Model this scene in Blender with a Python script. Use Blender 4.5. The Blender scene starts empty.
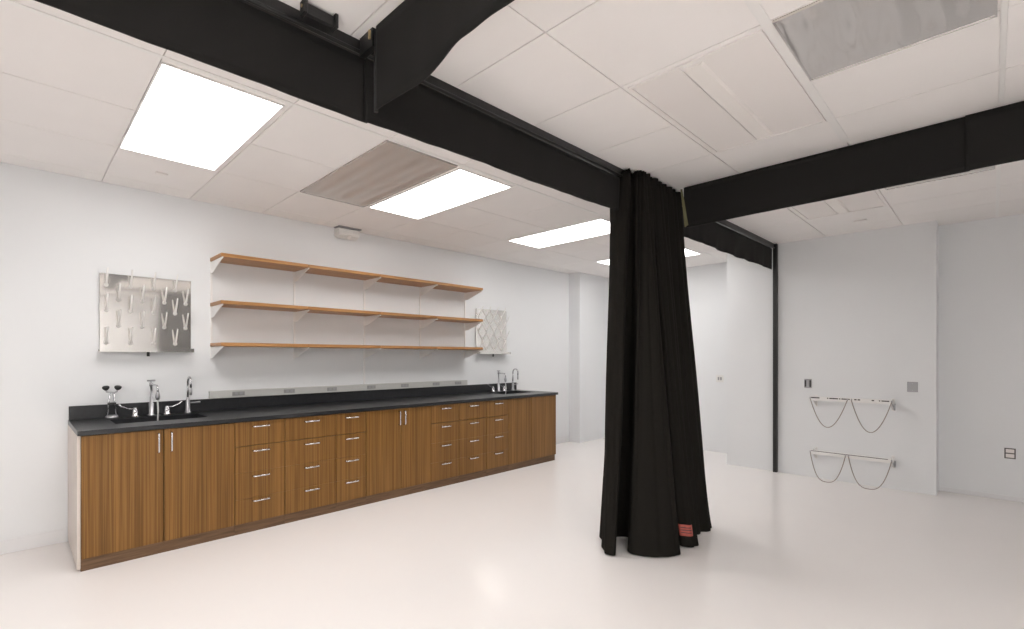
import bpy, bmesh, math, random
from mathutils import Vector, Matrix
random.seed(7)
C = bpy.context.scene.collection
PI = math.pi

# ------------------------------------------------------------------ materials
def new_mat(name):
    m = bpy.data.materials.new(name); m.use_nodes = True
    return m, m.node_tree, m.node_tree.nodes['Principled BSDF']

def mat(name, col, rough=0.5, metal=0.0, spec=0.5, noise=0.0, nscale=8.0, bump=0.0, bscale=60.0, sheen=0.0, alpha=None):
    m, nt, b = new_mat(name)
    b.inputs['Base Color'].default_value = (*col, 1)
    b.inputs['Roughness'].default_value = rough
    b.inputs['Metallic'].default_value = metal
    b.inputs['Specular IOR Level'].default_value = spec
    if sheen:
        b.inputs['Sheen Weight'].default_value = sheen
        b.inputs['Sheen Roughness'].default_value = 0.5
    tc = nt.nodes.new('ShaderNodeTexCoord')
    if noise:
        n = nt.nodes.new('ShaderNodeTexNoise'); n.inputs['Scale'].default_value = nscale; n.inputs['Detail'].default_value = 4
        nt.links.new(tc.outputs['Object'], n.inputs['Vector'])
        r = nt.nodes.new('ShaderNodeValToRGB')
        r.color_ramp.elements[0].position = 0.3; r.color_ramp.elements[1].position = 0.7
        r.color_ramp.elements[0].color = (*[c * (1 - noise) for c in col], 1)
        r.color_ramp.elements[1].color = (*[min(1, c * (1 + noise)) for c in col], 1)
        nt.links.new(n.outputs['Fac'], r.inputs['Fac']); nt.links.new(r.outputs['Color'], b.inputs['Base Color'])
    if bump:
        n2 = nt.nodes.new('ShaderNodeTexNoise'); n2.inputs['Scale'].default_value = bscale; n2.inputs['Detail'].default_value = 3
        nt.links.new(tc.outputs['Object'], n2.inputs['Vector'])
        bp = nt.nodes.new('ShaderNodeBump'); bp.inputs['Strength'].default_value = bump; bp.inputs['Distance'].default_value = 0.01
        nt.links.new(n2.outputs['Fac'], bp.inputs['Height']); nt.links.new(bp.outputs['Normal'], b.inputs['Normal'])
    return m

def wood(name, dark, mid, light, scale, rough=0.42, world=False):
    """straight grained veneer; scale = stripes per metre along x, y, z"""
    m, nt, b = new_mat(name)
    tc = nt.nodes.new('ShaderNodeTexCoord'); oi = nt.nodes.new('ShaderNodeObjectInfo')
    mul = nt.nodes.new('ShaderNodeMath'); mul.operation = 'MULTIPLY'; mul.inputs[1].default_value = 13.0
    nt.links.new(oi.outputs['Random'], mul.inputs[0])
    add = nt.nodes.new('ShaderNodeVectorMath'); add.operation = 'ADD'
    nt.links.new(tc.outputs['Object'], add.inputs[0]); nt.links.new(mul.outputs[0], add.inputs[1])
    src = add.outputs[0]
    if world:                                     # the grain runs on from front to front along the row
        gm = nt.nodes.new('ShaderNodeNewGeometry'); src = gm.outputs['Position']
    mp = nt.nodes.new('ShaderNodeMapping'); mp.inputs['Scale'].default_value = scale
    nt.links.new(src, mp.inputs['Vector'])
    n = nt.nodes.new('ShaderNodeTexNoise'); n.inputs['Scale'].default_value = 1.0; n.inputs['Detail'].default_value = 3; n.inputs['Roughness'].default_value = 0.55
    nt.links.new(mp.outputs[0], n.inputs['Vector'])
    r = nt.nodes.new('ShaderNodeValToRGB'); e = r.color_ramp.elements
    e[0].position = 0.34; e[0].color = (*dark, 1); e[1].position = 0.62; e[1].color = (*light, 1)
    k = e.new(0.47); k.color = (*mid, 1)
    nt.links.new(n.outputs['Fac'], r.inputs['Fac'])
    # broad board-to-board tone drift
    mp2 = nt.nodes.new('ShaderNodeMapping'); mp2.inputs['Scale'].default_value = [s * 0.12 for s in scale]
    nt.links.new(src, mp2.inputs['Vector'])
    n2 = nt.nodes.new('ShaderNodeTexNoise'); n2.inputs['Scale'].default_value = 1.0; n2.inputs['Detail'].default_value = 1
    nt.links.new(mp2.outputs[0], n2.inputs['Vector'])
    mr = nt.nodes.new('ShaderNodeMapRange'); mr.inputs['From Min'].default_value = .3; mr.inputs['From Max'].default_value = .7
    mr.inputs['To Min'].default_value = 0.88; mr.inputs['To Max'].default_value = 1.1
    nt.links.new(n2.outputs['Fac'], mr.inputs['Value'])
    vm = nt.nodes.new('ShaderNodeVectorMath'); vm.operation = 'SCALE'
    nt.links.new(r.outputs['Color'], vm.inputs[0]); nt.links.new(mr.outputs[0], vm.inputs['Scale'])
    nt.links.new(vm.outputs[0], b.inputs['Base Color'])
    b.inputs['Roughness'].default_value = rough; b.inputs['Specular IOR Level'].default_value = 0.3
    return m

def emit(name, col, strength):
    m = bpy.data.materials.new(name); m.use_nodes = True; nt = m.node_tree
    nt.nodes.remove(nt.nodes['Principled BSDF'])
    e = nt.nodes.new('ShaderNodeEmission'); e.inputs['Color'].default_value = (*col, 1); e.inputs['Strength'].default_value = strength
    nt.links.new(e.outputs[0], nt.nodes['Material Output'].inputs['Surface'])
    return m

M = {}
M['wall'] = mat('wall_paint', (0.752, 0.765, 0.776), 0.6, noise=0.012, nscale=1.3, bump=0.04, bscale=220)
M['ceil'] = mat('ceiling_tile', (0.825, 0.80, 0.785), 0.85, noise=0.012, nscale=3)
M['floor'] = mat('epoxy_floor', (0.84, 0.81, 0.795), 0.15, spec=0.24, noise=0.015, nscale=0.8)
M['white'] = mat('white_enamel', (0.80, 0.79, 0.775), 0.4)
M['base'] = mat('vinyl_cove_base', (0.74, 0.74, 0.75), 0.45)
M['plastic'] = mat('white_plastic', (0.74, 0.73, 0.71), 0.4)
M['cab'] = wood('zebrano_veneer', (0.145, 0.067, 0.015), (0.198, 0.094, 0.023), (0.255, 0.130, 0.036), (125, 125, 1.0), world=True)
M['kick'] = wood('toe_kick_veneer', (0.10, 0.058, 0.030), (0.135, 0.078, 0.042), (0.16, 0.095, 0.052), (4, 4, 70), 0.5)
M['shelf'] = wood('shelf_veneer', (0.27, 0.128, 0.045), (0.34, 0.168, 0.062), (0.40, 0.21, 0.083), (70, 2.0, 70), 0.38)
M['endp'] = mat('pale_end_panel', (0.62, 0.55, 0.50), 0.4, noise=0.05, nscale=5)
M['dark_in'] = mat('cabinet_interior', (0.035, 0.02, 0.01), 0.8)
M['epoxy'] = mat('black_epoxy_resin', (0.018, 0.019, 0.021), 0.30, spec=0.5, noise=0.2, nscale=30)
M['chrome'] = mat('chrome', (0.62, 0.62, 0.64), 0.18, 1.0)
M['satin'] = mat('satin_metal', (0.46, 0.46, 0.48), 0.3, 1.0)
M['steel'] = mat('polished_stainless', (0.80, 0.775, 0.745), 0.06, 0.76)
M['darkg'] = mat('dark_grey_plastic', (0.10, 0.095, 0.09), 0.5)
M['grey'] = mat('grey_outlet_plate', (0.30, 0.30, 0.29), 0.45)
M['race'] = mat('raceway_enamel', (0.50, 0.50, 0.48), 0.4)
M['plate'] = mat('brushed_plate', (0.36, 0.36, 0.37), 0.42, 0.6)
M['cloth'] = mat('black_drape', (0.0140, 0.0128, 0.0110), 0.95, spec=0.06, bump=0.12, bscale=500)
M['valance'] = mat('black_valance_cloth', (0.0125, 0.0118, 0.0110), 0.9, spec=0.2, bump=0.12, bscale=400, sheen=0.03)
M['blackm'] = mat('black_powdercoat', (0.012, 0.012, 0.012), 0.35)
M['brass'] = mat('brass_screw', (0.65, 0.52, 0.30), 0.3, 1.0)
M['black'] = mat('black_plastic', (0.02, 0.02, 0.02), 0.4)
M['red'] = mat('red_label', (0.36, 0.075, 0.055), 0.6, noise=0.15, nscale=60)
M['ink'] = mat('dark_print', (0.05, 0.04, 0.04), 0.6)
M['hem'] = mat('white_hem_tape', (0.65, 0.64, 0.61), 0.7)
M['hose'] = mat('translucent_tubing', (0.62, 0.63, 0.62), 0.3)
M['lit_back'] = mat('lit_cloth_back', (0.16, 0.15, 0.075), 0.8)  # light on the back of the black valance, put into the colour
M['reflp'] = mat('mirror_louvre', (0.72, 0.69, 0.67), 0.10, 0.9)
M['reflm'] = mat('satin_louvre', (0.60, 0.565, 0.54), 0.27, 0.6)
M['lens'] = mat('unlit_lens', (0.80, 0.765, 0.745), 0.45)
M['basket'] = mat('lamp_basket', (0.83, 0.80, 0.77), 0.5)
M['chain'] = mat('zinc_chain', (0.33, 0.29, 0.26), 0.38, 0.8)
LAMP = 7.8
M['lamp'] = emit('lit_diffuser', (1.0, 0.975, 0.955), LAMP)
M['fill_lamp'] = emit('fill_diffuser', (1.0, 0.965, 0.93), 17.0)  # fill emission for the added out-of-frame panels

# ------------------------------------------------------------------ geometry helpers (world coordinates, metres)
class MB:
    def __init__(s): s.bm = bmesh.new()
    def box(s, x0, x1, y0, y1, z0, z1, bev=0.0, seg=1):
        t = bmesh.new()
        bmesh.ops.create_cube(t, size=1)
        for v in t.verts:
            v.co = Vector(((x0 + x1) / 2 + v.co.x * (x1 - x0), (y0 + y1) / 2 + v.co.y * (y1 - y0), (z0 + z1) / 2 + v.co.z * (z1 - z0)))
        if bev: bmesh.ops.bevel(t, geom=t.edges[:], offset=bev, segments=seg, affect='EDGES', profile=0.5)
        s.add(t); return s
    def add(s, t):
        me = bpy.data.meshes.new('tmp'); t.to_mesh(me); t.free(); s.bm.from_mesh(me); bpy.data.meshes.remove(me)
    def tube(s, pts, r, seg=10, caps=True):
        """swept tube; r a number or one radius per point"""
        P = [Vector(p) for p in pts]; n = len(P)
        rr = r if isinstance(r, (list, tuple)) else [r] * n
        d0 = (P[1] - P[0]).normalized()
        up = Vector((0, 0, 1)) if abs(d0.z) < 0.9 else Vector((1, 0, 0))
        a = d0.cross(up).normalized(); rings = []
        for i in range(n):
            d = (P[min(i + 1, n - 1)] - P[max(i - 1, 0)]).normalized()
            a = (a - d * a.dot(d)).normalized(); b = d.cross(a)
            rings.append([s.bm.verts.new(P[i] + (a * math.cos(2 * PI * k / seg) + b * math.sin(2 * PI * k / seg)) * rr[i]) for k in range(seg)])
        for i in range(n - 1):
            for k in range(seg):
                f = s.bm.faces.new((rings[i][k], rings[i][(k + 1) % seg], rings[i + 1][(k + 1) % seg], rings[i + 1][k])); f.smooth = True
        if caps:
            s.bm.faces.new(rings[0][::-1]); s.bm.faces.new(rings[-1])
        return s
    def lathe(s, c, prof, axis=(0, 0, 1), seg=16):
        """profile (r, h) revolved about axis through c"""
        ax = Vector(axis).normalized(); up = Vector((1, 0, 0)) if abs(ax.x) < 0.9 else Vector((0, 1, 0))
        a = ax.cross(up).normalized(); b = ax.cross(a); c = Vector(c); rings = []
        for r, h in prof:
            r = max(r, 1e-4)
            rings.append([s.bm.verts.new(c + ax * h + (a * math.cos(2 * PI * k / seg) + b * math.sin(2 * PI * k / seg)) * r) for k in range(seg)])
        for i in range(len(prof) - 1):
            for k in range(seg):
                f = s.bm.faces.new((rings[i][k], rings[i][(k + 1) % seg], rings[i + 1][(k + 1) % seg], rings[i + 1][k])); f.smooth = True
        s.bm.faces.new(rings[0][::-1]); s.bm.faces.new(rings[-1])
        return s
    def prism(s, poly, d):
        """polygon (3D points) extruded by the vector d"""
        d = Vector(d); a = [s.bm.verts.new(Vector(p)) for p in poly]; b = [s.bm.verts.new(Vector(p) + d) for p in poly]; n = len(poly)
        s.bm.faces.new(a[::-1]); s.bm.faces.new(b)
        for i in range(n): s.bm.faces.new((a[i], a[(i + 1) % n], b[(i + 1) % n], b[i]))
        return s
    def grid(s, rows, smooth=True, close=False):
        V = [[s.bm.verts.new(Vector(p)) for p in r] for r in rows]
        for i in range(len(V) - 1):
            m = len(V[i])
            for j in range(m if close else m - 1):
                f = s.bm.faces.new((V[i][j], V[i][(j + 1) % m], V[i + 1][(j + 1) % m], V[i + 1][j])); f.smooth = smooth
        return V
    def build(s, name, m, parent=None, recalc=True):
        if recalc: bmesh.ops.recalc_face_normals(s.bm, faces=s.bm.faces[:])
        off = Vector((0, 0, 0)); p = parent
        while p is not None: off = off + p.location; p = p.parent
        me = bpy.data.meshes.new(name)
        if parent is None:                        # put the origin at the mesh's base centre
            xs = [v.co for v in s.bm.verts]
            off = Vector(((min(c.x for c in xs) + max(c.x for c in xs)) / 2, (min(c.y for c in xs) + max(c.y for c in xs)) / 2, min(c.z for c in xs)))
        for v in s.bm.verts: v.co -= off
        s.bm.to_mesh(me); s.bm.free(); me.materials.append(m)
        o = bpy.data.objects.new(name, me); C.objects.link(o)
        if parent is None: o.location = off
        else: o.parent = parent
        return o

def tag(o, label=None, cat=None, group=None, kind=None):
    if label: o['label'] = label
    if cat: o['category'] = cat
    if group: o['group'] = group
    if kind: o['kind'] = kind
    return o
def thing(name, loc, label, cat, group=None):
    o = bpy.data.objects.new(name, None); C.objects.link(o); o.location = loc; o.empty_display_size = 0.1
    return tag(o, label, cat, group)
def struct(name, mb, m, parent=None):
    o = mb.build(name, m, parent); o['kind'] = 'structure'; return o
def copy_tree(o, parent=None):
    c = o.copy(); C.objects.link(c); c.parent = parent
    for ch in list(o.children): copy_tree(ch, c)
    return c

# ------------------------------------------------------------------ room shell
XL, XR, Y0, YB, YF, H = -4.60, 3.40, -2.40, 6.85, 7.62, 2.74
XV = -1.80                                        # divider track
def vx(y): return -1.835 + 0.0115 * (y - 1.0)     # the long track runs a hair out of square

struct('floor', MB().box(XL - .15, XR + .15, Y0 - .15, YF + .15, -0.12, 0.0), M['floor'])
w = MB().box(XL - .12, XL, Y0, 6.77, 0, H + .05)
struct('wall_left', w, M['wall'])
struct('wall_left_column', MB().box(XL - .12, -4.40, 6.77, YF, 0, H + .05), M['wall'])
struct('wall_far', MB().box(-4.40, -2.27, YF, YF + .12, 0, H + .05), M['wall'])
struct('wall_back', MB().box(-2.27, -0.368, YB, YF + .12, 0, H + .05), M['wall'])
struct('wall_recess', MB().box(-0.368, XR, 7.14, YF + .12, 0, H + .05), M['wall'])
struct('wall_right', MB().box(XR, XR + .12, Y0, 7.14, 0, H + .05), M['wall'])
struct('wall_front', MB().box(XL - .12, XR + .12, Y0 - .12, Y0, 0, H + .05), M['wall'])

def cove(x0, x1, y0, y1): return MB().box(x0, x1, y0, y1, 0.0005, 0.100, 0.002)
struct('baseboard_left', cove(XL, XL + .006, Y0, 0.285), M['base'])
struct('baseboard_left_far', cove(XL, XL + .006, 5.46, 6.765), M['base'])
struct('baseboard_recess', MB().box(-0.366, XR, 7.134, 7.1398, .0005, .045, .002), M['base'])

def ceiling(xs, ys, g=0.0030):
    mb = MB()
    for i in range(len(xs) - 1):
        for j in range(len(ys) - 1):
            x0, x1, y0, y1 = xs[i] + g, xs[i + 1] - g, ys[j] + g, ys[j + 1] - g
            if x1 - x0 < .01 or y1 - y0 < .01: continue
            mb.box(x0, x1, y0, y1, H, H + .012)
    mb.box(xs[0], xs[-1], ys[0], ys[-1], H + .012, H + .06)
    return mb
lx = [XL, -4.39, -3.765, -3.145, -2.51, -1.89, -1.83]
ly = [Y0] + [0.50 + .62 * k for k in range(-4, 12)] + [YF]
rx = [-1.83, -1.245, -0.611, 0.032, 0.67, 1.305, 1.94, 2.575, 3.21, XR]
ry = [Y0, -1.96, -1.36, -.76, -.16, .45, 1.06, 1.66, 2.28, 2.885, 3.49, 4.10, 4.68, 5.27, 5.86, 6.45, YF]
struct('ceiling', ceiling(lx, ly), M['ceil'])
struct('ceiling_right', ceiling(rx, ry), M['ceil'])
# bright main runners of the ceiling grid
def runner(x0, x1, y0, y1): return MB().box(x0, x1, y0, y1, H - .004, H - .0006, 0.001)
struct('trim_1', runner(-0.630, -0.592, -.76, 3.93), M['white'])
struct('trim_2', runner(0.022, 0.042, -.76, 3.93), M['white'])
struct('trim_3', runner(0.022, 0.042, 4.07, 7.13), M['white'])
struct('trim_4', runner(-2.51, -2.485, Y0 + .01, 7.60), M['white'])

# ------------------------------------------------------------------ lit ceiling panels
def light(x0, x1, y0, y1, label, m='lamp', group='lit fluorescent ceiling panels'):
    t = thing('ceiling_light', ((x0 + x1) / 2, (y0 + y1) / 2, H), label, 'ceiling light', group)
    f = MB(); z0, z1 = H - .010, H - .0006; b = .008
    f.box(x0, x1, y0, y0 + b, z0, z1).box(x0, x1, y1 - b, y1, z0, z1).box(x0, x0 + b, y0 + b, y1 - b, z0, z1).box(x1 - b, x1, y0 + b, y1 - b, z0, z1)
    f.build('frame', M['white'], t)
    MB().box(x0 + b, x1 - b, y0 + b, y1 - b, H - .007, H - .002).build('diffuser', M[m], t)
    return t
light(-3.75, -2.535, .50, 1.085, 'lit rectangular ceiling panel nearest the camera, left of the drying board')
light(-3.745, -2.54, 2.385, 2.955, 'lit rectangular ceiling panel beside the grey louvre panel')
light(-3.745, -2.54, 4.28, 4.86, 'lit rectangular ceiling panel half cut off by the left edge of the black curtain')
light(-3.745, -2.54, 6.16, 6.73, 'farthest lit ceiling panel, seen on both sides of the black curtain')
light(-0.59, 0.02, -1.95, -.77, 'added fill panel on the ceiling behind the camera at the middle of the room', 'fill_lamp')  # this and the next three are unseen panels added to brighten the room
light(0.69, 1.29, -.74, .43, 'added fill panel on the ceiling just right of the camera, out past the frame', 'fill_lamp')
light(1.96, 2.56, -1.95, -.77, 'added fill panel on the ceiling behind the camera near the right wall', 'fill_lamp')
light(1.96, 2.56, -.14, 1.04, 'added fill panel on the ceiling near the right wall, level with the camera', 'fill_lamp')

# mirror-like ribbed ceiling panels
def louvre(x0, x1, y0, y1, along, label, seed):
    t = thing('louvre_panel', ((x0 + x1) / 2, (y0 + y1) / 2, H), label, 'ceiling panel')
    rnd = random.Random(seed); ph = [rnd.uniform(0, 6.28) for _ in range(6)]
    mb = MB(); rows = []
    nx, ny = (24, 60) if along == 'x' else (60, 24)
    for i in range(nx + 1):
        r = []
        for j in range(ny + 1):
            u, v = i / nx, j / ny
            s, q = (v, u) if along == 'x' else (u, v)
            h = .0022 * math.sin(2 * PI * 2.3 * s + ph[0] + .5 * q) + .0014 * math.sin(2 * PI * 5.1 * s + ph[1] + 1.4 * q) + .0009 * math.sin(2 * PI * 3.1 * (s + .5 * q) + ph[2])
            h *= min(1, 9 * u, 9 * (1 - u)) * min(1, 9 * v, 9 * (1 - v))
            r.append((x0 + .006 + (x1 - x0 - .012) * u, y0 + .006 + (y1 - y0 - .012) * v, H - .0095 + h * (1.5 if along == 'x' else .95)))
        rows.append(r)
    mb.grid(rows); mb.build('reflector', M['reflm' if along == 'x' else 'reflp'], t)
    f = MB(); z0, z1 = H - .0125, H - .0006; b = .006
    f.box(x0, x1, y0, y0 + b, z0, z1).box(x0, x1, y1 - b, y1, z0, z1).box(x0, x0 + b, y0 + b, y1 - b, z0, z1).box(x1 - b, x1, y0 + b, y1 - b, z0, z1)
    f.build('frame', M['reflm' if along == 'x' else 'reflp'], t)
    return t
louvre(-3.765, -2.52, 1.74, 2.345, 'x', 'grey reflective louvre panel between the two nearest lit ceiling panels', 3)
louvre(-0.590, 0.014, 2.285, 2.905, 'y', 'grey mirror-like ceiling panel with jumbled reflections, above the right valance', 5)
louvre(-0.57, 0.015, 4.66, 5.26, 'y', 'grey reflective ceiling panel partly hidden behind the right valance', 9)

# unlit troffers with a raised centre basket
def troffer(x0, x1, y0, y1, label):
    t = thing('troffer', ((x0 + x1) / 2, (y0 + y1) / 2, H), label, 'ceiling light', 'unlit troffers')
    f = MB(); z0, z1 = H - .009, H - .0006; b = .014
    f.box(x0, x1, y0, y0 + b, z0, z1).box(x0, x1, y1 - b, y1, z0, z1).box(x0, x0 + b, y0 + b, y1 - b, z0, z1).box(x1 - b, x1, y0 + b, y1 - b, z0, z1)
    f.build('frame', M['lens'], t)
    c0, c1 = x0 + (x1 - x0) * .42, x0 + (x1 - x0) * .58
    MB().box(x0 + b + .002, c0 - .003, y0 + b, y1 - b, H - .004, H - .001).build('lens', M['lens'], t)
    MB().box(c1 + .003, x1 - b - .002, y0 + b, y1 - b, H - .004, H - .001).build('lens', M['lens'], t)
    MB().prism([(c0, y0 + b + .03, H - .002), (c0 + .012, y0 + b + .03, H - .014), (c1 - .012, y0 + b + .03, H - .014), (c1, y0 + b + .03, H - .002)], (0, y1 - y0 - 2 * b - .06, 0)).build('basket', M['basket'], t)
    return t
troffer(-1.222, -0.634, 2.310, 3.480, 'unlit white troffer with a centre strip, beside the mirror-like ceiling panel')
troffer(-1.215, -0.635, 4.66, 5.83, 'unlit white troffer peeking out below the right valance')

for k, (x, y, lab) in enumerate([(-4.085, .81, 'small white slot clip on the ceiling tile below the nearest lit panel'),
                                 (-0.87, 6.27, 'small white slot clip on the ceiling tile above the right wall')]):
    b = MB().box(x - .018, x + .018, y - .04, y + .04, H - .012, H - .0006, .004) if k == 0 else MB().box(x - .05, x + .05, y - .02, y + .02, H - .012, H - .0006, .004)
    tag(b.build('ceiling_clip', M['lens']), lab, 'clip', 'ceiling clips')

# sensor box where the left wall meets the ceiling
t = thing('motion_sensor', (XL, 2.62, 2.62), 'small white sensor box at the top of the wall above the shelves', 'sensor')
b = MB().prism([(XL + .001, 2.50, 2.73), (XL + .001, 2.50, 2.645), (XL + .06, 2.50, 2.625), (XL + .115, 2.50, 2.66), (XL + .125, 2.50, 2.71), (XL + .10, 2.50, 2.728)], (0, .25, 0))
bmesh.ops.bevel(b.bm, geom=b.bm.edges[:], offset=.012, segments=2, affect='EDGES')
b.build('housing', M['plastic'], t)
MB().box(XL + .02, XL + .135, 2.49, 2.76, 2.729, 2.738, .002).build('mounting_plate', M['plate'], t)
MB().lathe((XL + .10, 2.62, 2.645), [(.026, 0), (.024, .008), (.012, .014)], (.5, 0, -.86)).build('eye', M['lens'], t)

# ------------------------------------------------------------------ base cabinets
XF = -3.885                                       # face of doors and drawers
ZT = 0.876                                        # underside of the worktop
KZ = 0.078
def carcass(t, y0, y1, end0=False, end1=False):
    b = MB(); xb, xf = XL + .004, XF - .0205
    b.box(xb, xf, y0 + .0005, y0 + .018, KZ, ZT - .001).box(xb, xf, y1 - .018, y1 - .0005, KZ, ZT - .001)
    b.box(xb, xf, y0 + .018, y1 - .018, KZ, KZ + .018).box(xb, xb + .012, y0 + .018, y1 - .018, KZ + .018, ZT - .001)
    b.build('carcass', M['dark_in'], t)
    MB().box(XL + .03, XF - .006, y0 + .0005, y1 - .0005, 0.0005, KZ - .0005).build('toe_kick', M['kick'], t)
def hpull(parent, yc, z):
    w = .073; x = XF
    MB().tube([(x, yc - w + .008, z), (x + .022, yc - w + .008, z), (x + .029, yc - w + .016, z), (x + .029, yc + w - .016, z), (x + .022, yc + w - .008, z), (x, yc + w - .008, z)], .0058, 8).build('handle', M['chrome'], parent)
def vpull(parent, y, zc):
    w = .066; x = XF
    MB().tube([(x, y, zc - w), (x + .022, y, zc - w), (x + .029, y, zc - w + .008), (x + .029, y, zc + w - .008), (x + .022, y, zc + w), (x, y, zc + w)], .0058, 8).build('handle', M['chrome'], parent)
g = .0028
def door(t, y0, y1, hy):
    d = MB().box(XF - .02, XF, y0 + g, y1 - g, KZ + .001, ZT - .006, .0012).build('door', M['cab'], t)
    vpull(d, hy, .778)
def drawers(t, y0, y1):
    for z0, z1, zh in ((KZ + .001, .2695, .246), (.2705, .4745, .440), (.4755, .6795, .640), (.6845, ZT - .006, .832)):
        d = MB().box(XF - .02, XF, y0 + g, y1 - g, z0, z1, .0009).build('drawer', M['cab'], t)
        hpull(d, (y0 + y1) / 2, zh)
ys = [.316, .79, 1.276, 1.677, 2.150, 2.465, 2.870, 3.257, 3.660, 4.100, 4.490, 4.930, 5.430]
ys = [round(y * .9936, 4) for y in ys]
def cab(i, j, label, kind):
    y0, y1 = ys[i], ys[j]
    t = thing(kind, (XF - .3, (y0 + y1) / 2, 0), label, 'cabinet', 'wood veneer base cabinets')
    carcass(t, y0, y1)
    return t
t = cab(0, 2, 'two-door wood cabinet under the nearest sink, first in the row', 'sink_cabinet')
door(t, ys[0], ys[1], ys[1] - .035); door(t, ys[1], ys[2], ys[1] + .045)
tag(MB().box(XL + .004, XF - .0005, ys[0] - .019, ys[0] - .0002, KZ - .06, ZT - .001, .001).build('end_panel', M['endp'], t), 'pale end panel')
for i, lab in ((2, 'four-drawer wood cabinet next to the nearest sink cabinet'), (3, 'four-drawer wood cabinet, second drawer stack from the nearest sink'),
               (4, 'narrow four-drawer wood cabinet left of the middle double doors')):
    drawers(cab(i, i + 1, lab, 'drawer_cabinet'), ys[i], ys[i + 1])
t = cab(5, 7, 'two-door wood cabinet in the middle of the row between drawer stacks', 'door_cabinet')
door(t, ys[5], ys[6], ys[6] - .028); door(t, ys[6], ys[7], ys[6] + .035)
for i, lab in ((7, 'four-drawer wood cabinet just right of the middle double doors'), (8, 'four-drawer wood cabinet, middle one of the far three drawer stacks'),
               (9, 'four-drawer wood cabinet beside the far sink cabinet')):
    drawers(cab(i, i + 1, lab, 'drawer_cabinet'), ys[i], ys[i + 1])
t = cab(10, 12, 'two-door wood cabinet at the far end under the far sink', 'sink_cabinet')
for y0, y1 in ((ys[10], ys[11]), (ys[11], ys[12])):
    MB().box(XF - .02, XF, y0 + g, y1 - g, KZ + .001, ZT - .006, .0012).build('door', M['cab'], t)
MB().box(XL + .004, XF - .0005, ys[12] + .0002, ys[12] + .019, KZ, ZT - .001, .001).build('end_panel', M['cab'], t)

# ------------------------------------------------------------------ worktop with two sunk basins
ZW = 0.907; SX0, SX1 = -4.462, -4.115
SINKS = [(.52, 1.16), (4.64, 5.27)]
t = thing('worktop', (-4.24, 2.86, ZT), 'long black epoxy worktop on the wood cabinets, with a low backsplash', 'worktop')
b = MB()
b.box(XL + .003, SX0, .296, 5.435, ZT, ZW).box(SX1, XF + .020, .296, 5.435, ZT, ZW)
for y0, y1 in ((.296, SINKS[0][0]), (SINKS[0][1], SINKS[1][0]), (SINKS[1][1], 5.435)): b.box(SX0, SX1, y0, y1, ZT, ZW)
b.build('slab', M['epoxy'], t)
MB().box(XL + .003, XL + .023, .300, 5.425, ZW + .0003, 1.011, .0015).build('backsplash', M['epoxy'], t)
for (y0, y1), lab in zip(SINKS, ('black drop-in sink at the near end of the worktop', 'black drop-in sink at the far end of the worktop')):
    s = thing('sink', ((SX0 + SX1) / 2, (y0 + y1) / 2, .66), lab, 'sink', 'black epoxy sinks')
    b = MB(); k = .012; e = .001
    x0, x1, ya, yb, zb = SX0 + e, SX1 - e, y0 + e, y1 - e, .66
    b.box(x0, x1, ya, yb, zb, zb + k).box(x0, x0 + k, ya, yb, zb + k, ZW - .002).box(x1 - k, x1, ya, yb, zb + k, ZW - .002)
    b.box(x0 + k, x1 - k, ya, ya + k, zb + k, ZW - .002).box(x0 + k, x1 - k, yb - k, yb, zb + k, ZW - .002)
    b.build('basin', M['epoxy'], s)
    MB().lathe(((x0 + x1) / 2, (ya + yb) / 2, zb + k + .0005), [(.04, 0), (.042, .003), (.034, .004), (.03, .001)]).build('drain', M['satin'], s)

# ------------------------------------------------------------------ fittings on the worktop
def arc(cx, cz, r, a0, a1, n, f):
    return [f(cx + r * math.cos(a0 + (a1 - a0) * i / n), cz + r * math.sin(a0 + (a1 - a0) * i / n)) for i in range(n + 1)]
DX = -4.515
def eyewash(y, label):
    t = thing('eyewash', (DX, y, ZW), label, 'eyewash')
    z = ZW + .0004
    MB().lathe((DX, y, z), [(.044, 0), (.044, .010), (.038, .022), (.020, .026)]).build('base', M['satin'], t)
    for s in (-1, 1):
        MB().tube([(DX, y + s * .030, z + .02), (DX, y + s * .019, z + .12), (DX, y + s * .012, z + .199)], .0062, 8).build('riser', M['chrome'], t)
    MB().box(DX - .012, DX + .012, y - .028, y + .028, z + .105, z + .122, .003).build('clamp', M['black'], t)
    MB().tube([(DX, y - .035, z + .220), (DX, y - .033, z + .205), (DX, y - .018, z + .199), (DX, y + .018, z + .199), (DX, y + .033, z + .205), (DX, y + .035, z + .220)], .0065, 8).build('crossbar', M['satin'], t)
    for s in (-1, 1):
        MB().lathe((DX + .004, y + s * .037, z + .217), [(.010, 0), (.020, .010), (.025, .020), (.023, .030), (.013, .035), (.002, .036)], (.12, s * .1, 1)).build('spray_head', M['black'], t)
eyewash(.558, 'twin-headed eyewash standing at the left end of the near sink')

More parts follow.
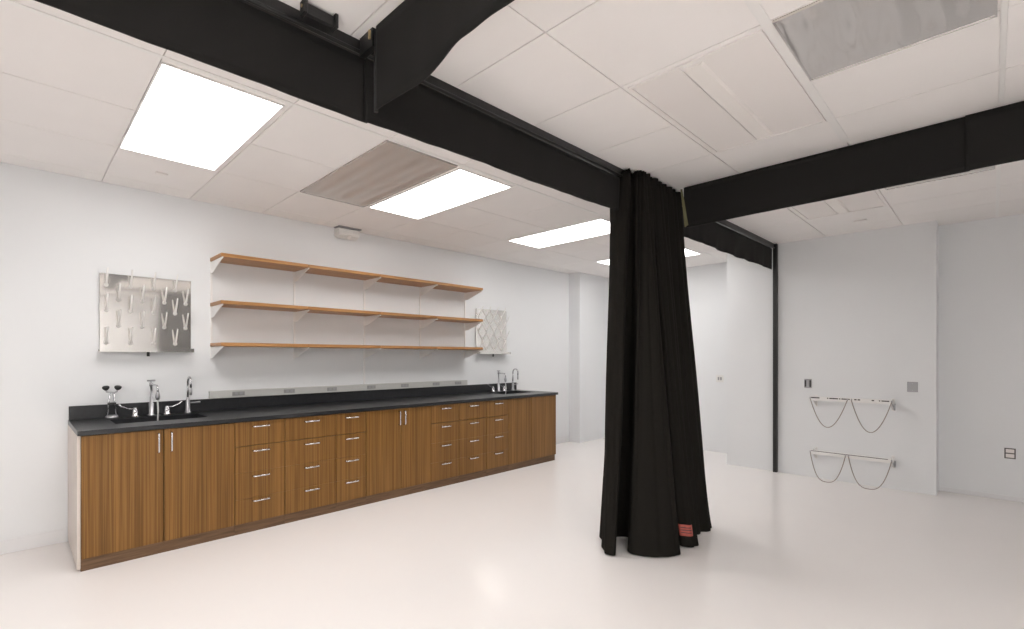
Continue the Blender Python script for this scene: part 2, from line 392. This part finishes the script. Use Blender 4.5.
def mixer(y, ang, label, lean=None):
    t = thing('faucet', (DX, y, ZW), label, 'faucet', 'laboratory mixing faucets')
    z = ZW + .0004
    MB().lathe((DX, y, z), [(.028, 0), (.028, .008), (.019, .014), (.018, .10), (.0125, .106), (.012, .15), (.008, .155), (.008, .235), (.014, .24), (.014, .260), (.009, .266)]).build('column', M['satin'], t)
    k = MB().box(DX - .007, DX + .007, y - .03, y + .03, z + .276, z + .289, .004); k.tube([(DX, y, z + .266), (DX, y, z + .280)], .006, 8)
    k.build('top_valve', M['satin'], t)
    ca, sa = math.cos(ang), math.sin(ang)
    f = lambda r, h: (DX + r * ca, y + r * sa, z + h)
    L = .235
    MB().tube([f(.014, .250)] + [f(.04, .251), f(L - .04, .251)] + arc(L - .03, .221, .03, PI / 2, 0, 6, f) + [f(L, .200)], .0075, 10).build('spout', M['chrome'], t)
    MB().lathe(f(L, .140), [(.006, 0), (.013, .006), (.017, .03), (.013, .052), (.010, .062)]).build('vacuum_breaker', M['satin'], t)
    pts = [f(L, .140), f(L - .002, .125), f(L + .006, .10), f(L + .018, .06), f(L + .012, .02), f(L - .004, -.04), f(L - .012, -.10)]
    MB().tube(pts, .006, 8).build('tubing', M['hose'], t)
    for s in (-1, 1):
        yc = y + s * .112
        h = MB().lathe((DX, yc, z), [(.030, 0), (.030, .008), (.022, .014), (.02, .045), (.014, .062), (.009, .072)]).build('valve_body', M['chrome'], t)
        b_ = lean or s
        P = [(DX + .004, yc + b_ * .004, z + .060), (DX + .006, yc + b_ * .045, z + .064), (DX + .008, yc + b_ * .09, z + .084), (DX + .010, yc + b_ * .108, z + .104)]
        MB().tube(P, [.006, .0055, .0065, .0085], 8).build('wrist_blade', M['chrome'], h)
mixer(.822, 0.0, 'chrome laboratory mixing faucet with a dangling tube over the near sink')
mixer(4.97, -.43, 'chrome laboratory mixing faucet turned over the far sink', -1)

def gooseneck(y, r, label):
    t = thing('gooseneck_faucet', (DX, y, ZW), label, 'faucet', 'gooseneck water faucets')
    z = ZW + .0004
    MB().lathe((DX, y, z), [(.026, 0), (.026, .008), (.019, .016), (.017, .09), (.012, .12), (.009, .135)]).build('base', M['satin'], t)
    f = lambda a, h: (DX + a, y, z + h)
    MB().tube([f(0, .12), f(0, .20), f(0, .305 - r)] + arc(r, .305 - r, r, PI, 0, 12, f) + [f(2 * r, .262 - r)], .0085, 10).build('spout', M['chrome'], t)
    MB().lathe(f(2 * r, .202 - r), [(.008, 0), (.012, .02), (.010, .05), (.0085, .062)]).build('nozzle', M['satin'], t)
    MB().tube([(DX, y + .012, z + .085), (DX, y + .05, z + .085), (DX + .01, y + .095, z + .09)], [.007, .006, .008], 8).build('side_handle', M['satin'], t)
gooseneck(1.090, .046, 'tall gooseneck water faucet at the right end of the near sink')
gooseneck(5.27, .046, 'tall gooseneck water faucet at the far end of the worktop')

# ------------------------------------------------------------------ outlet raceway on the backsplash
t = thing('raceway', (XL, 2.80, 1.01), 'long pale metal outlet raceway on the wall above the backsplash', 'raceway')
MB().box(XL + .001, XL + .040, 1.275, 4.42, 1.0125, 1.080, .003).build('channel', M['race'], t)
for y in (1.52, 2.00, 2.46, 2.94, 3.40, 3.88, 4.25):
    o = MB().box(XL + .0402, XL + .043, y - .055, y + .055, 1.030, 1.066, .001).build('outlet', M['grey'], t)
    MB().box(XL + .0431, XL + .0446, y - .036, y - .008, 1.037, 1.059, .0005).box(XL + .0431, XL + .0446, y + .008, y + .036, 1.037, 1.059, .0005).build('socket', M['plate'], o)

# ------------------------------------------------------------------ wall shelving
SZ = [(2.222, 2.252), (1.826, 1.856), (1.472, 1.502)]
SY = [1.297, 2.065, 2.871, 3.655, 4.405]
pos = ['leftmost', 'second', 'middle', 'fourth', 'rightmost']
for k, y in enumerate(SY):
    t = thing('shelf_standard', (XL, y, 1.36), '%s white slotted shelf standard on the wall, carrying three brackets' % pos[k], 'shelf support', 'shelf standards')
    zb = 1.36 if k not in (2,) else 1.083
    MB().box(XL + .0005, XL + .012, y - .009, y + .009, zb, 2.262, .001).build('upright', M['white'], t)
    sl = MB()
    for i in range(int((2.25 - zb) / .05)): sl.box(XL + .0121, XL + .0125, y - .002, y + .002, zb + .02 + i * .05, zb + .036 + i * .05)
    sl.build('slots', M['lens'], t)
    for z0, z1 in SZ:
        z = z0 - .0012
        MB().prism([(XL + .0125, y - .0035, z - .100), (XL + .0125, y - .0035, z), (-4.272, y - .0035, z), (-4.272, y - .0035, z - .012), (-4.30, y - .0035, z - .016), (-4.53, y - .0035, z - .096)], (0, .007, 0)).build('bracket', M['white'], t)
rown = ['top', 'middle', 'bottom']; bay = ['leftmost bay', 'second bay from the left', 'third bay from the left', 'rightmost bay']
for r, (z0, z1) in enumerate(SZ):
    for k in range(4):
        y0 = SY[k] + (.0015 if k else -.012); y1 = SY[k + 1] - (.0015 if k < 3 else -.016)
        o = MB().box(XL + .014, -4.278, y0, y1, z0, z1, .002).build('shelf_board', M['shelf'])
        tag(o, 'wood %s shelf board in the %s of the wall shelving' % (rown[r], bay[k]), 'shelf', 'wall shelf boards')

# ------------------------------------------------------------------ steel drying boards with pegs
def drying_board(ya, yb, label):
    t = thing('drying_rack', (XL, (ya + yb) / 2, 1.42), label, 'drying rack', 'steel drying boards')
    bx = XL + .028
    b = MB().box(XL + .012, bx, ya, yb, 1.440, 2.030, .002); b.build('board', M['steel'], t)
    MB().box(XL + .0005, XL + .0115, ya + .08, yb - .08, 1.50, 1.54).box(XL + .0005, XL + .0115, ya + .08, yb - .08, 1.92, 1.96).build('mounting_rail', M['plate'], t)
    tr = MB(); tr.prism([(XL + .010, ya - .006, 1.438), (XL + .010, ya - .006, 1.420), (XL + .105, ya - .006, 1.420), (XL + .105, ya - .006, 1.450), (XL + .101, ya - .006, 1.450), (XL + .101, ya - .006, 1.425), (XL + .030, ya - .006, 1.428), (XL + .030, ya - .006, 1.438)], (0, yb - ya + .012, 0))
    tr.build('drip_tray', M['steel'], t)
    MB().tube([(XL + .05, (ya + yb) / 2, 1.420), (XL + .05, (ya + yb) / 2, 1.385)], .011, 10).build('drain_spout', M['black'], t)
    W = yb - ya
    for c in range(8):
        y = ya + W * (.066 + c * .124)
        for z in ((1.94, 1.745, 1.49) if c % 2 == 0 else (1.83, 1.625)):
            d = MB().lathe((bx + .0005, y, z), [(.016, 0), (.016, .006), (.010, .010)], (1, 0, 0), 10)
            d.tube([(bx + .006, y, z), (bx + .026, y, z + .016), (bx + .070, y, z + .085), (bx + .088, y, z + .122)], [.0080, .0080, .0068, .0055], 8)
            d.build('peg', M['plastic'], t)
    return t
drying_board(.486, 1.128, 'polished steel drying board with pegs on the wall above the near sink')
drying_board(4.597, 5.20, 'polished steel drying board with pegs right of the wall shelves')

# ------------------------------------------------------------------ black drapes
def catmull(P, n):
    out = []
    P = [Vector(p) for p in P]
    for i in range(len(P) - 1):
        p0, p1, p2, p3 = P[max(i - 1, 0)], P[i], P[i + 1], P[min(i + 2, len(P) - 1)]
        for k in range(n):
            s = k / n
            out.append(.5 * ((2 * p1) + (p2 - p0) * s + (2 * p0 - 5 * p1 + 4 * p2 - p3) * s * s + (3 * p1 - p0 - 3 * p2 + p3) * s ** 3))
    out.append(P[-1]); return out

# long divider: track on the ceiling, rod, cloth valance below
t = thing('divider_track', (vx(3), 3, H), 'long black divider track with valance running down the room to the back wall', 'curtain track')
b = MB(); b.prism([(vx(Y0) - .035, Y0 + .01, H - .048), (vx(Y0) + .030, Y0 + .01, H - .048), (vx(Y0) + .030, Y0 + .01, H - .0006), (vx(Y0) - .035, Y0 + .01, H - .0006)], (vx(6.79) - vx(Y0), 6.79 - Y0 - .01, 0))
b.build('track', M['blackm'], t)
MB().tube([(vx(Y0) + .034, Y0 + .012, 2.686), (vx(3.26) + .034, 3.26, 2.686)], .0085, 8).build('rod', M['blackm'], t)
MB().tube([(vx(4.15) + .034, 4.15, 2.686), (vx(6.78) + .034, 6.78, 2.686)], .0085, 8).build('rod', M['blackm'], t)
def valance(name, A, B, zt, zb, th, parent, n=160, amp=.003, wr=None, seed=1):
    """hanging cloth strip between plan points A and B, zb a function of 0..1"""
    A = Vector(A); B = Vector(B); d = (B - A); L = d.length; d.normalize(); nrm = Vector((d.y, -d.x))
    rnd = random.Random(seed); ph = [rnd.uniform(0, 6.28) for _ in range(5)]
    front = []; back = []
    for i in range(n + 1):
        s = i / n; x = s * L; p = A + d * x; cf = []; cb = []
        for k in range(9):
            v = k / 8
            w_ = amp * (.3 + v) * (math.sin(x * 9 + ph[0]) * .5 + math.sin(x * 23 + ph[1]) * .3 + math.sin(x * 41 + ph[2]) * .2)
            if wr: w_ += wr(s, v)
            z = zt + (zb(s) - zt) * v
            q = p + nrm * w_
            cf.append((q.x + nrm.x * th / 2, q.y + nrm.y * th / 2, z)); cb.append((q.x - nrm.x * th / 2, q.y - nrm.y * th / 2, z))
        front.append(cf + cb[::-1])
    mb = MB(); V = mb.grid(front, True, True)
    mb.bm.faces.new(V[0]); mb.bm.faces.new(V[-1][::-1])
    return mb.build(name, M['valance'], parent)
c0 = .010
valance('valance', (vx(Y0) + c0, Y0 + .02), (vx(1.155) + c0, 1.155), 2.680, lambda s: 2.420 - .014 * s, .008, t, 120, .003, None, 2)
valance('valance', (vx(1.135) + c0 + .010, 1.135), (vx(3.27) + c0, 3.27), 2.680, lambda s: 2.404 + .032 * s + .004 * math.sin(s * 7), .008, t, 140, .004, None, 3)
def crumple(s, v): return .012 * v * math.sin(s * 38 + v * 2.2) * math.exp(-((s - .55) / .22) ** 2)
valance('valance', (vx(4.16) + c0, 4.16), (vx(6.785) + c0, 6.785), 2.680, lambda s: 2.430 + .004 * math.sin(s * 9), .008, t, 200, .006, crumple, 4)

# near cross valance
t = thing('cross_valance', (-.6, 1.19, H), 'black cloth valance overhead near the camera, lower edge swooping up', 'valance')
YN = 1.110
def nb(s):
    x = s * 1.978
    k = min(1, max(0, (x - .30) / .20)); k = k * k * (3 - 2 * k)
    return 2.394 - .004 * min(1, x / .3) + .058 * k
valance('cloth', (-1.678, YN), (.30, YN + .01), 2.736, nb, .009, t, 200, .004, None, 8)
MB().tube([(-1.692, YN + .004, 2.73), (-1.692, YN + .004, 2.391)], .009, 8).build('hanging_rod', M['blackm'], t)
MB().box(-1.795, -1.695, YN - .012, YN + .016, 2.660, H - .0006, .002).build('connector', M['blackm'], t)
MB().box(-1.712, -1.700, YN - .024, YN - .013, 2.690, 2.728, .003).build('clip', M['brass'], t)

# right cross valance
t = thing('cross_valance', (.6, 4.0, H), 'black cloth valance crossing from the gathered curtain to the right edge', 'valance')
MB().box(-1.635, 2.18, 4.012, 4.052, H - .040, H - .0006).build('track', M['blackm'], t)
valance('cloth', (-1.640, 4.0), (-0.082, 4.0), 2.734, lambda s: 2.412 + .012 * s, .008, t, 100, .003, None, 11)
valance('cloth', (-0.100, 3.985), (2.18, 3.985), 2.734, lambda s: 2.424 + .004 * s, .008, t, 120, .003, None, 12)
MB().prism([(-1.664, 3.990, 2.725), (-1.650, 3.990, 2.725), (-1.604, 3.990, 2.430), (-1.630, 3.990, 2.414)], (0, .004, 0)).build('lit_cloth_edge', M['lit_back'], t)  # end fold of the black cloth, painted olive where its back is lit
MB().box(-.07, -.035, 3.985, 3.991, 2.728, 2.737, .001).build('clip', M['white'], t)

# black clamp bracket beside the track
t = thing('track_bracket', (-1.745, .90, H), 'small black clamp bracket on the ceiling beside the divider track', 'bracket')
MB().box(-1.752, -1.735, .815, .958, 2.690, 2.732, .002).build('bar', M['blackm'], t)
for y in (.815, .945):
    e = MB().box(-1.765, -1.722, y, y + .014, 2.684, H - .0006, .002).build('tab', M['blackm'], t)
    MB().lathe((-1.7435, y - .0005, 2.715), [(.006, 0), (.006, .003), (.003, .004)], (0, -1, 0), 10).build('screw', M['brass'], e)

# black post at the back wall
tag(MB().box(vx(6.8) + .018, vx(6.8) + .060, 6.795, 6.848, 0.0005, 2.736, .003).build('curtain_post', M['blackm']), 'slim black post against the back wall, under the end of the long valance', 'post')

# gathered curtain: plan outline blends from tight pleats at the track to loose folds at the hem
bot = [(-2.03, 3.46), (-1.96, 3.27), (-1.850, 3.130), (-1.79, 3.075), (-1.728, 3.098), (-1.800, 3.215), (-1.895, 3.385), (-1.840, 3.46), (-1.765, 3.37), (-1.706, 3.236), (-1.64, 3.200),
       (-1.53, 3.275), (-1.455, 3.385), (-1.436, 3.450), (-1.500, 3.57), (-1.478, 3.61), (-1.424, 3.640), (-1.428, 3.72), (-1.505, 3.84), (-1.500, 3.95), (-1.478, 4.08), (-1.500, 4.205),
       (-1.58, 4.25), (-1.72, 4.20), (-1.86, 4.02), (-1.97, 3.78)]
top = [(-1.885, 3.42), (-1.885, 3.33), (-1.868, 3.275), (-1.81, 3.258), (-1.735, 3.278), (-1.726, 3.305), (-1.750, 3.345), (-1.735, 3.372), (-1.712, 3.360), (-1.698, 3.380), (-1.688, 3.405),
       (-1.684, 3.43), (-1.682, 3.46), (-1.683, 3.495), (-1.700, 3.53), (-1.690, 3.565), (-1.684, 3.62), (-1.682, 3.70), (-1.684, 3.78), (-1.680, 3.87), (-1.678, 3.95), (-1.684, 4.04),
       (-1.74, 4.085), (-1.80, 4.06), (-1.86, 3.90), (-1.885, 3.66)]
def closed(P, n):
    out = []; N = len(P); P = [Vector((*p, 0)) for p in P]
    for i in range(N):
        p0, p1, p2, p3 = P[(i - 1) % N], P[i], P[(i + 1) % N], P[(i + 2) % N]
        for k in range(n):
            s = k / n
            out.append(.5 * ((2 * p1) + (p2 - p0) * s + (2 * p0 - 5 * p1 + 4 * p2 - p3) * s * s + (3 * p1 - p0 - 3 * p2 + p3) * s ** 3))
    return out
NS = 12
cb, ct = closed(bot, NS), closed(top, NS); N = len(cb)
def hem(s):                                        # floor clearance of the hem round the outline (s = index of control point)
    base = .010
    if 5.0 < s < 8.7: return .016
    if 17.6 < s < 22.0: return .012
    return base
GROOVES = [(1.2, .35, .03, .03), (3.3, .14, .002, .016), (6.2, .5, .0, .035), (9.0, .16, .0, .012), (10.1, .26, .002, .036), (11.3, .2, .008, .014), (12.5, .22, .004, .034),
           (14.35, .26, .035, .055), (15.3, .18, .0, .022), (16.5, .2, .012, .034), (17.55, .2, .022, .040), (18.5, .2, .014, .032), (19.4, .2, .022, .038), (20.4, .2, .014, .026), (21.4, .25, .01, .02),
           (23.0, .4, .04, .03), (24.3, .4, .04, .03)]
rows = []; NZ = 64
for iz in range(NZ + 1):
    v = iz / NZ                                     # 0 at the hem
    row = []
    gmix = v ** 0.85
    for j in range(N):
        s = j / NS
        p = cb[j].lerp(ct[j], gmix)
        a = (cb[j].lerp(ct[j], gmix)); nxt = cb[(j + 1) % N].lerp(ct[(j + 1) % N], gmix); prv = cb[j - 1].lerp(ct[j - 1], gmix)
        tn = (nxt - prv); nr = Vector((tn.y, -tn.x, 0))
        if nr.length > 1e-9: nr.normalize()
        vis = 1.0 if s < 22 else .4
        pl = 0.0
        for gs, gw, gd0, gd1 in GROOVES:           # groove: place along the outline, width, depth at hem, depth at track
            pl -= (gd0 + (gd1 - gd0) * v) * math.exp(-((s - gs) / gw) ** 2)
        pl += .004 * math.sin(2 * PI * s * .55 + 1.3 + 2.5 * math.sin(v * 2 + s * .3))
        pl += .004 * math.sin(v * 9 + s * 2.3)
        wv = .012 * math.sin(v * 3.3 + s * .4) * v * (1 - v)
        q = p + nr * pl + Vector((wv, -wv, 0))
        zb = hem(s)
        ztop = 2.735 - .018 * (1 if 2.2 < s < 9 else 0) * abs(math.sin(s * 2.2)) - .02 * max(0, (s - 12) / 10 if s < 22 else .5)
        row.append((q.x, q.y, zb + (ztop - zb) * v))
    rows.append(row)
t = thing('curtain', (-1.72, 3.65, 0), 'tall black curtain gathered in heavy folds from ceiling to floor', 'curtain')
mb = MB(); V = mb.grid(rows, True, True); mb.bm.faces.new(V[-1])
mb.build('cloth', M['cloth'], t)
# hem tape where the inner folds end short of the floor, and the sewn red label
mb = MB(); P = [rows[0][j] for j in range(int(5.2 * NS), int(8.4 * NS))]
mb.tube([(x, y, z - .005) for x, y, z in P[::3]], .006, 6).build('hem_tape', M['hem'], t)
mb = MB(); P = [rows[0][j] for j in range(int(18.6 * NS), int(21.2 * NS))]
mb.tube([(x, y, z - .003) for x, y, z in P[::3]], .004, 6).build('hem_tape', M['hem'], t)
def lerp_row(z, j):
    for i in range(NZ):
        if rows[i][j][2] <= z <= rows[i + 1][j][2]:
            k = (z - rows[i][j][2]) / (rows[i + 1][j][2] - rows[i][j][2]); return Vector(rows[i][j]).lerp(Vector(rows[i + 1][j]), k)
    return Vector(rows[0][j])
cam_loc = Vector((0, 0, 1.38))
def patch(j0, j1, z0, z1, off, nj=None):
    R = []
    for k in range(7):
        z = z0 + (z1 - z0) * k / 6; r = []
        for j in range(j0, j1 + 1):
            p = lerp_row(z, j); a = lerp_row(z, (j + 1) % N); b_ = lerp_row(z, j - 1); tn = a - b_; nr = Vector((tn.y, -tn.x, 0)).normalized()
            r.append(p + nr * off)
        R.append(r)
    return R
j0, j1 = int(14.7 * NS), int(16.4 * NS)
mb = MB(); mb.grid(patch(j0, j1, .088, .168, .0035)); lb = mb.build('label', M['red'], t)
lb['label'] = 'red sewn label near the hem'
mb = MB()
for z in (.108, .126, .144): mb.grid(patch(j0 + 2, j1 - 3, z, z + .006, .0042))
mb.build('print', M['ink'], lb)

# added unseen curtain copy and track, darkening what the drying board mirrors
c2 = copy_tree(t); c2.location = (2.28, 2.62, 0)
tag(c2, 'added black curtain copy, unseen past the right edge, to darken the reflection in the steel drying board', 'curtain')
t2 = thing('added_track', (2.25, 2.6, H), 'added black track, unseen past the right edge, above the added curtain', 'curtain track')
MB().box(2.215, 2.275, 1.25, 3.93, H - .048, H - .0006).build('rail', M['blackm'], t2)

# ------------------------------------------------------------------ cylinder racks on the back wall
def rack(zc, drops, label, ends, flat):
    t = thing('cylinder_rack', (-1.01, YB, zc), label, 'rack', 'white cylinder wall racks')
    yf = 6.60
    b = MB().box(-1.348, -.668, yf, yf + .022, zc - .024, zc + .020, .002); b.build('bar', M['white'], t)
    for x in (-1.338, -.690):
        MB().prism([(x, yf + .0225, zc + .012), (x, YB - .0005, zc + .012), (x, YB - .0005, zc - .10), (x, YB - .03, zc - .10), (x, yf + .0225, zc - .014)], (.006, 0, 0)).build('arm', M['white'], t)
        MB().box(x - .010, x + .016, YB - .004, YB - .0005, zc - .11, zc + .02, .001).build('wall_plate', M['white'], t)
    MB().tube([(-.675, yf + .030, zc - .004), (-.672, YB - .006, zc - .095)], .006, 8).tube([(-.672, YB - .006, zc - .095), (-.672, YB - .006, zc - .03)], .006, 8).build('shadow_tube', M['satin'], t)  # grey tube drawn for the shadow running from bar end to wall
    rnd = random.Random(int(zc * 100)); pr = MB(); x = -1.335
    if zc < .6: pr.box(-1.335, -.70, yf - .0012, yf - .0002, zc + .009, zc + .015); x = 0   # the lower bar has one thin printed line
    while x < -.70:
        wd = rnd.choice((.012, .02, .05, .075))
        if rnd.random() < (.74 if zc > .6 else .55): pr.box(x, min(x + wd, -.69), yf - .0012, yf - .0002, zc + .000, zc + .012)
        x += wd + .008
    pr.build('print', M['ink'], t)
    for (xa, xb, dz) in drops:
        pts = []
        for i in range(41):
            u = i / 40 * 2 - 1
            shape = (1 - abs(u) ** 1.95) if not flat else (1 - abs(u) ** 2.9)
            pts.append((xa + (xb - xa) * i / 40 + flat * .0, yf - .014 - .045 * shape, zc - .004 - dz * shape))
        c = MB().tube(pts, .0046, 6).build('chain', M['chain'], t)
        for x in (xa, xb): MB().tube([(x, yf + .002, zc + .004), (x, yf - .012, zc + .010), (x, yf - .016, zc - .004)], .006, 6).build('hook', M['satin'], c)
    return t
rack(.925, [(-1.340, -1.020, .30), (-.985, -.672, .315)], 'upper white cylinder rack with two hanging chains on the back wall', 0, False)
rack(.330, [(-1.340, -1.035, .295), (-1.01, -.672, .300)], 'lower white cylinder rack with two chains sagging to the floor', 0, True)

# ------------------------------------------------------------------ plates and outlets
t = thing('switch_plate', (-1.415, YB, 1.02), 'dark steel switch plate with upright slots above the rack', 'switch')
MB().box(-1.450, -1.380, YB - .006, YB - .0005, 1.022, 1.126, .002).build('plate', M['plate'], t)
for k in (-1, 0, 1): MB().box(-1.415 + k * .023 - .007, -1.415 + k * .023 + .007, YB - .012, YB - .0062, 1.036, 1.112, .001).build('rocker', M['black'] if k else M['satin'], t)
t = thing('blank_plate', (-.552, YB, 1.02), 'blank grey steel plate on the back wall right of the upper rack', 'wall plate')
MB().box(-.580, -.500, YB - .006, YB - .0005, 1.022, 1.126, .002).build('plate', M['plate'], t)
MB().lathe((-.540, YB - .0062, 1.107), [(.004, 0), (.003, .0015)], (0, -1, 0), 8).lathe((-.540, YB - .0062, 1.040), [(.004, 0), (.003, .0015)], (0, -1, 0), 8).build('screw', M['satin'], t)
t = thing('wall_outlet', (.115, 7.14, .40), 'square duplex outlet with a dark frame low on the recessed wall', 'outlet')
y = 7.14; MB().box(.080, .150, y - .004, y - .0005, .405, .503, .001).build('plate', M['lens'], t)
f = MB(); f.box(.079, .151, y - .010, y - .0042, .495, .504).box(.079, .151, y - .010, y - .0042, .404, .413).box(.079, .088, y - .010, y - .0042, .413, .495).box(.142, .151, y - .010, y - .0042, .413, .495).box(.088, .142, y - .009, y - .0042, .449, .459)
f.build('frame', M['darkg'], t)
t = thing('light_switch', (-2.62, YF, 1.02), 'white light switch on the far wall right of the curtain', 'switch')
MB().box(-2.668, -2.570, YF - .006, YF - .0005, 1.015, 1.120, .002).build('plate', M['plastic'], t)
MB().box(-2.645, -2.625, YF - .012, YF - .0062, 1.045, 1.09, .001).box(-2.612, -2.592, YF - .012, YF - .0062, 1.045, 1.09, .001).build('toggle', M['plate'], t)

# ------------------------------------------------------------------ camera, world, colour
sc = bpy.context.scene
cd = bpy.data.cameras.new('camera'); co = bpy.data.objects.new('camera', cd); C.objects.link(co)
fpx = math.sqrt(545 * 432.0)
cd.sensor_fit = 'HORIZONTAL'; cd.sensor_width = 36; cd.lens = fpx / 1024 * 36
cd.shift_x = (512 - 447) / 1024; cd.shift_y = (357 - 314.5) / 1024
cd.clip_start = .05; cd.clip_end = 60
co.location = (0, 0, 1.38); co.rotation_euler = (PI / 2, 0, math.atan(545 / fpx))
sc.camera = co
wd = bpy.data.worlds.new('room_world'); sc.world = wd; wd.use_nodes = True
wd.node_tree.nodes['Background'].inputs['Color'].default_value = (0.9, 0.95, 1, 1)
wd.node_tree.nodes['Background'].inputs['Strength'].default_value = 0.05
vs = sc.view_settings
sc.display_settings.display_device = 'sRGB'
vs.view_transform = 'Standard'; vs.look = 'None'; vs.exposure = 0.30; vs.gamma = 1.0; vs.use_curve_mapping = False
sc.cycles.max_bounces = 14; sc.cycles.diffuse_bounces = 10; sc.cycles.glossy_bounces = 6
sc.cycles.use_denoising = True
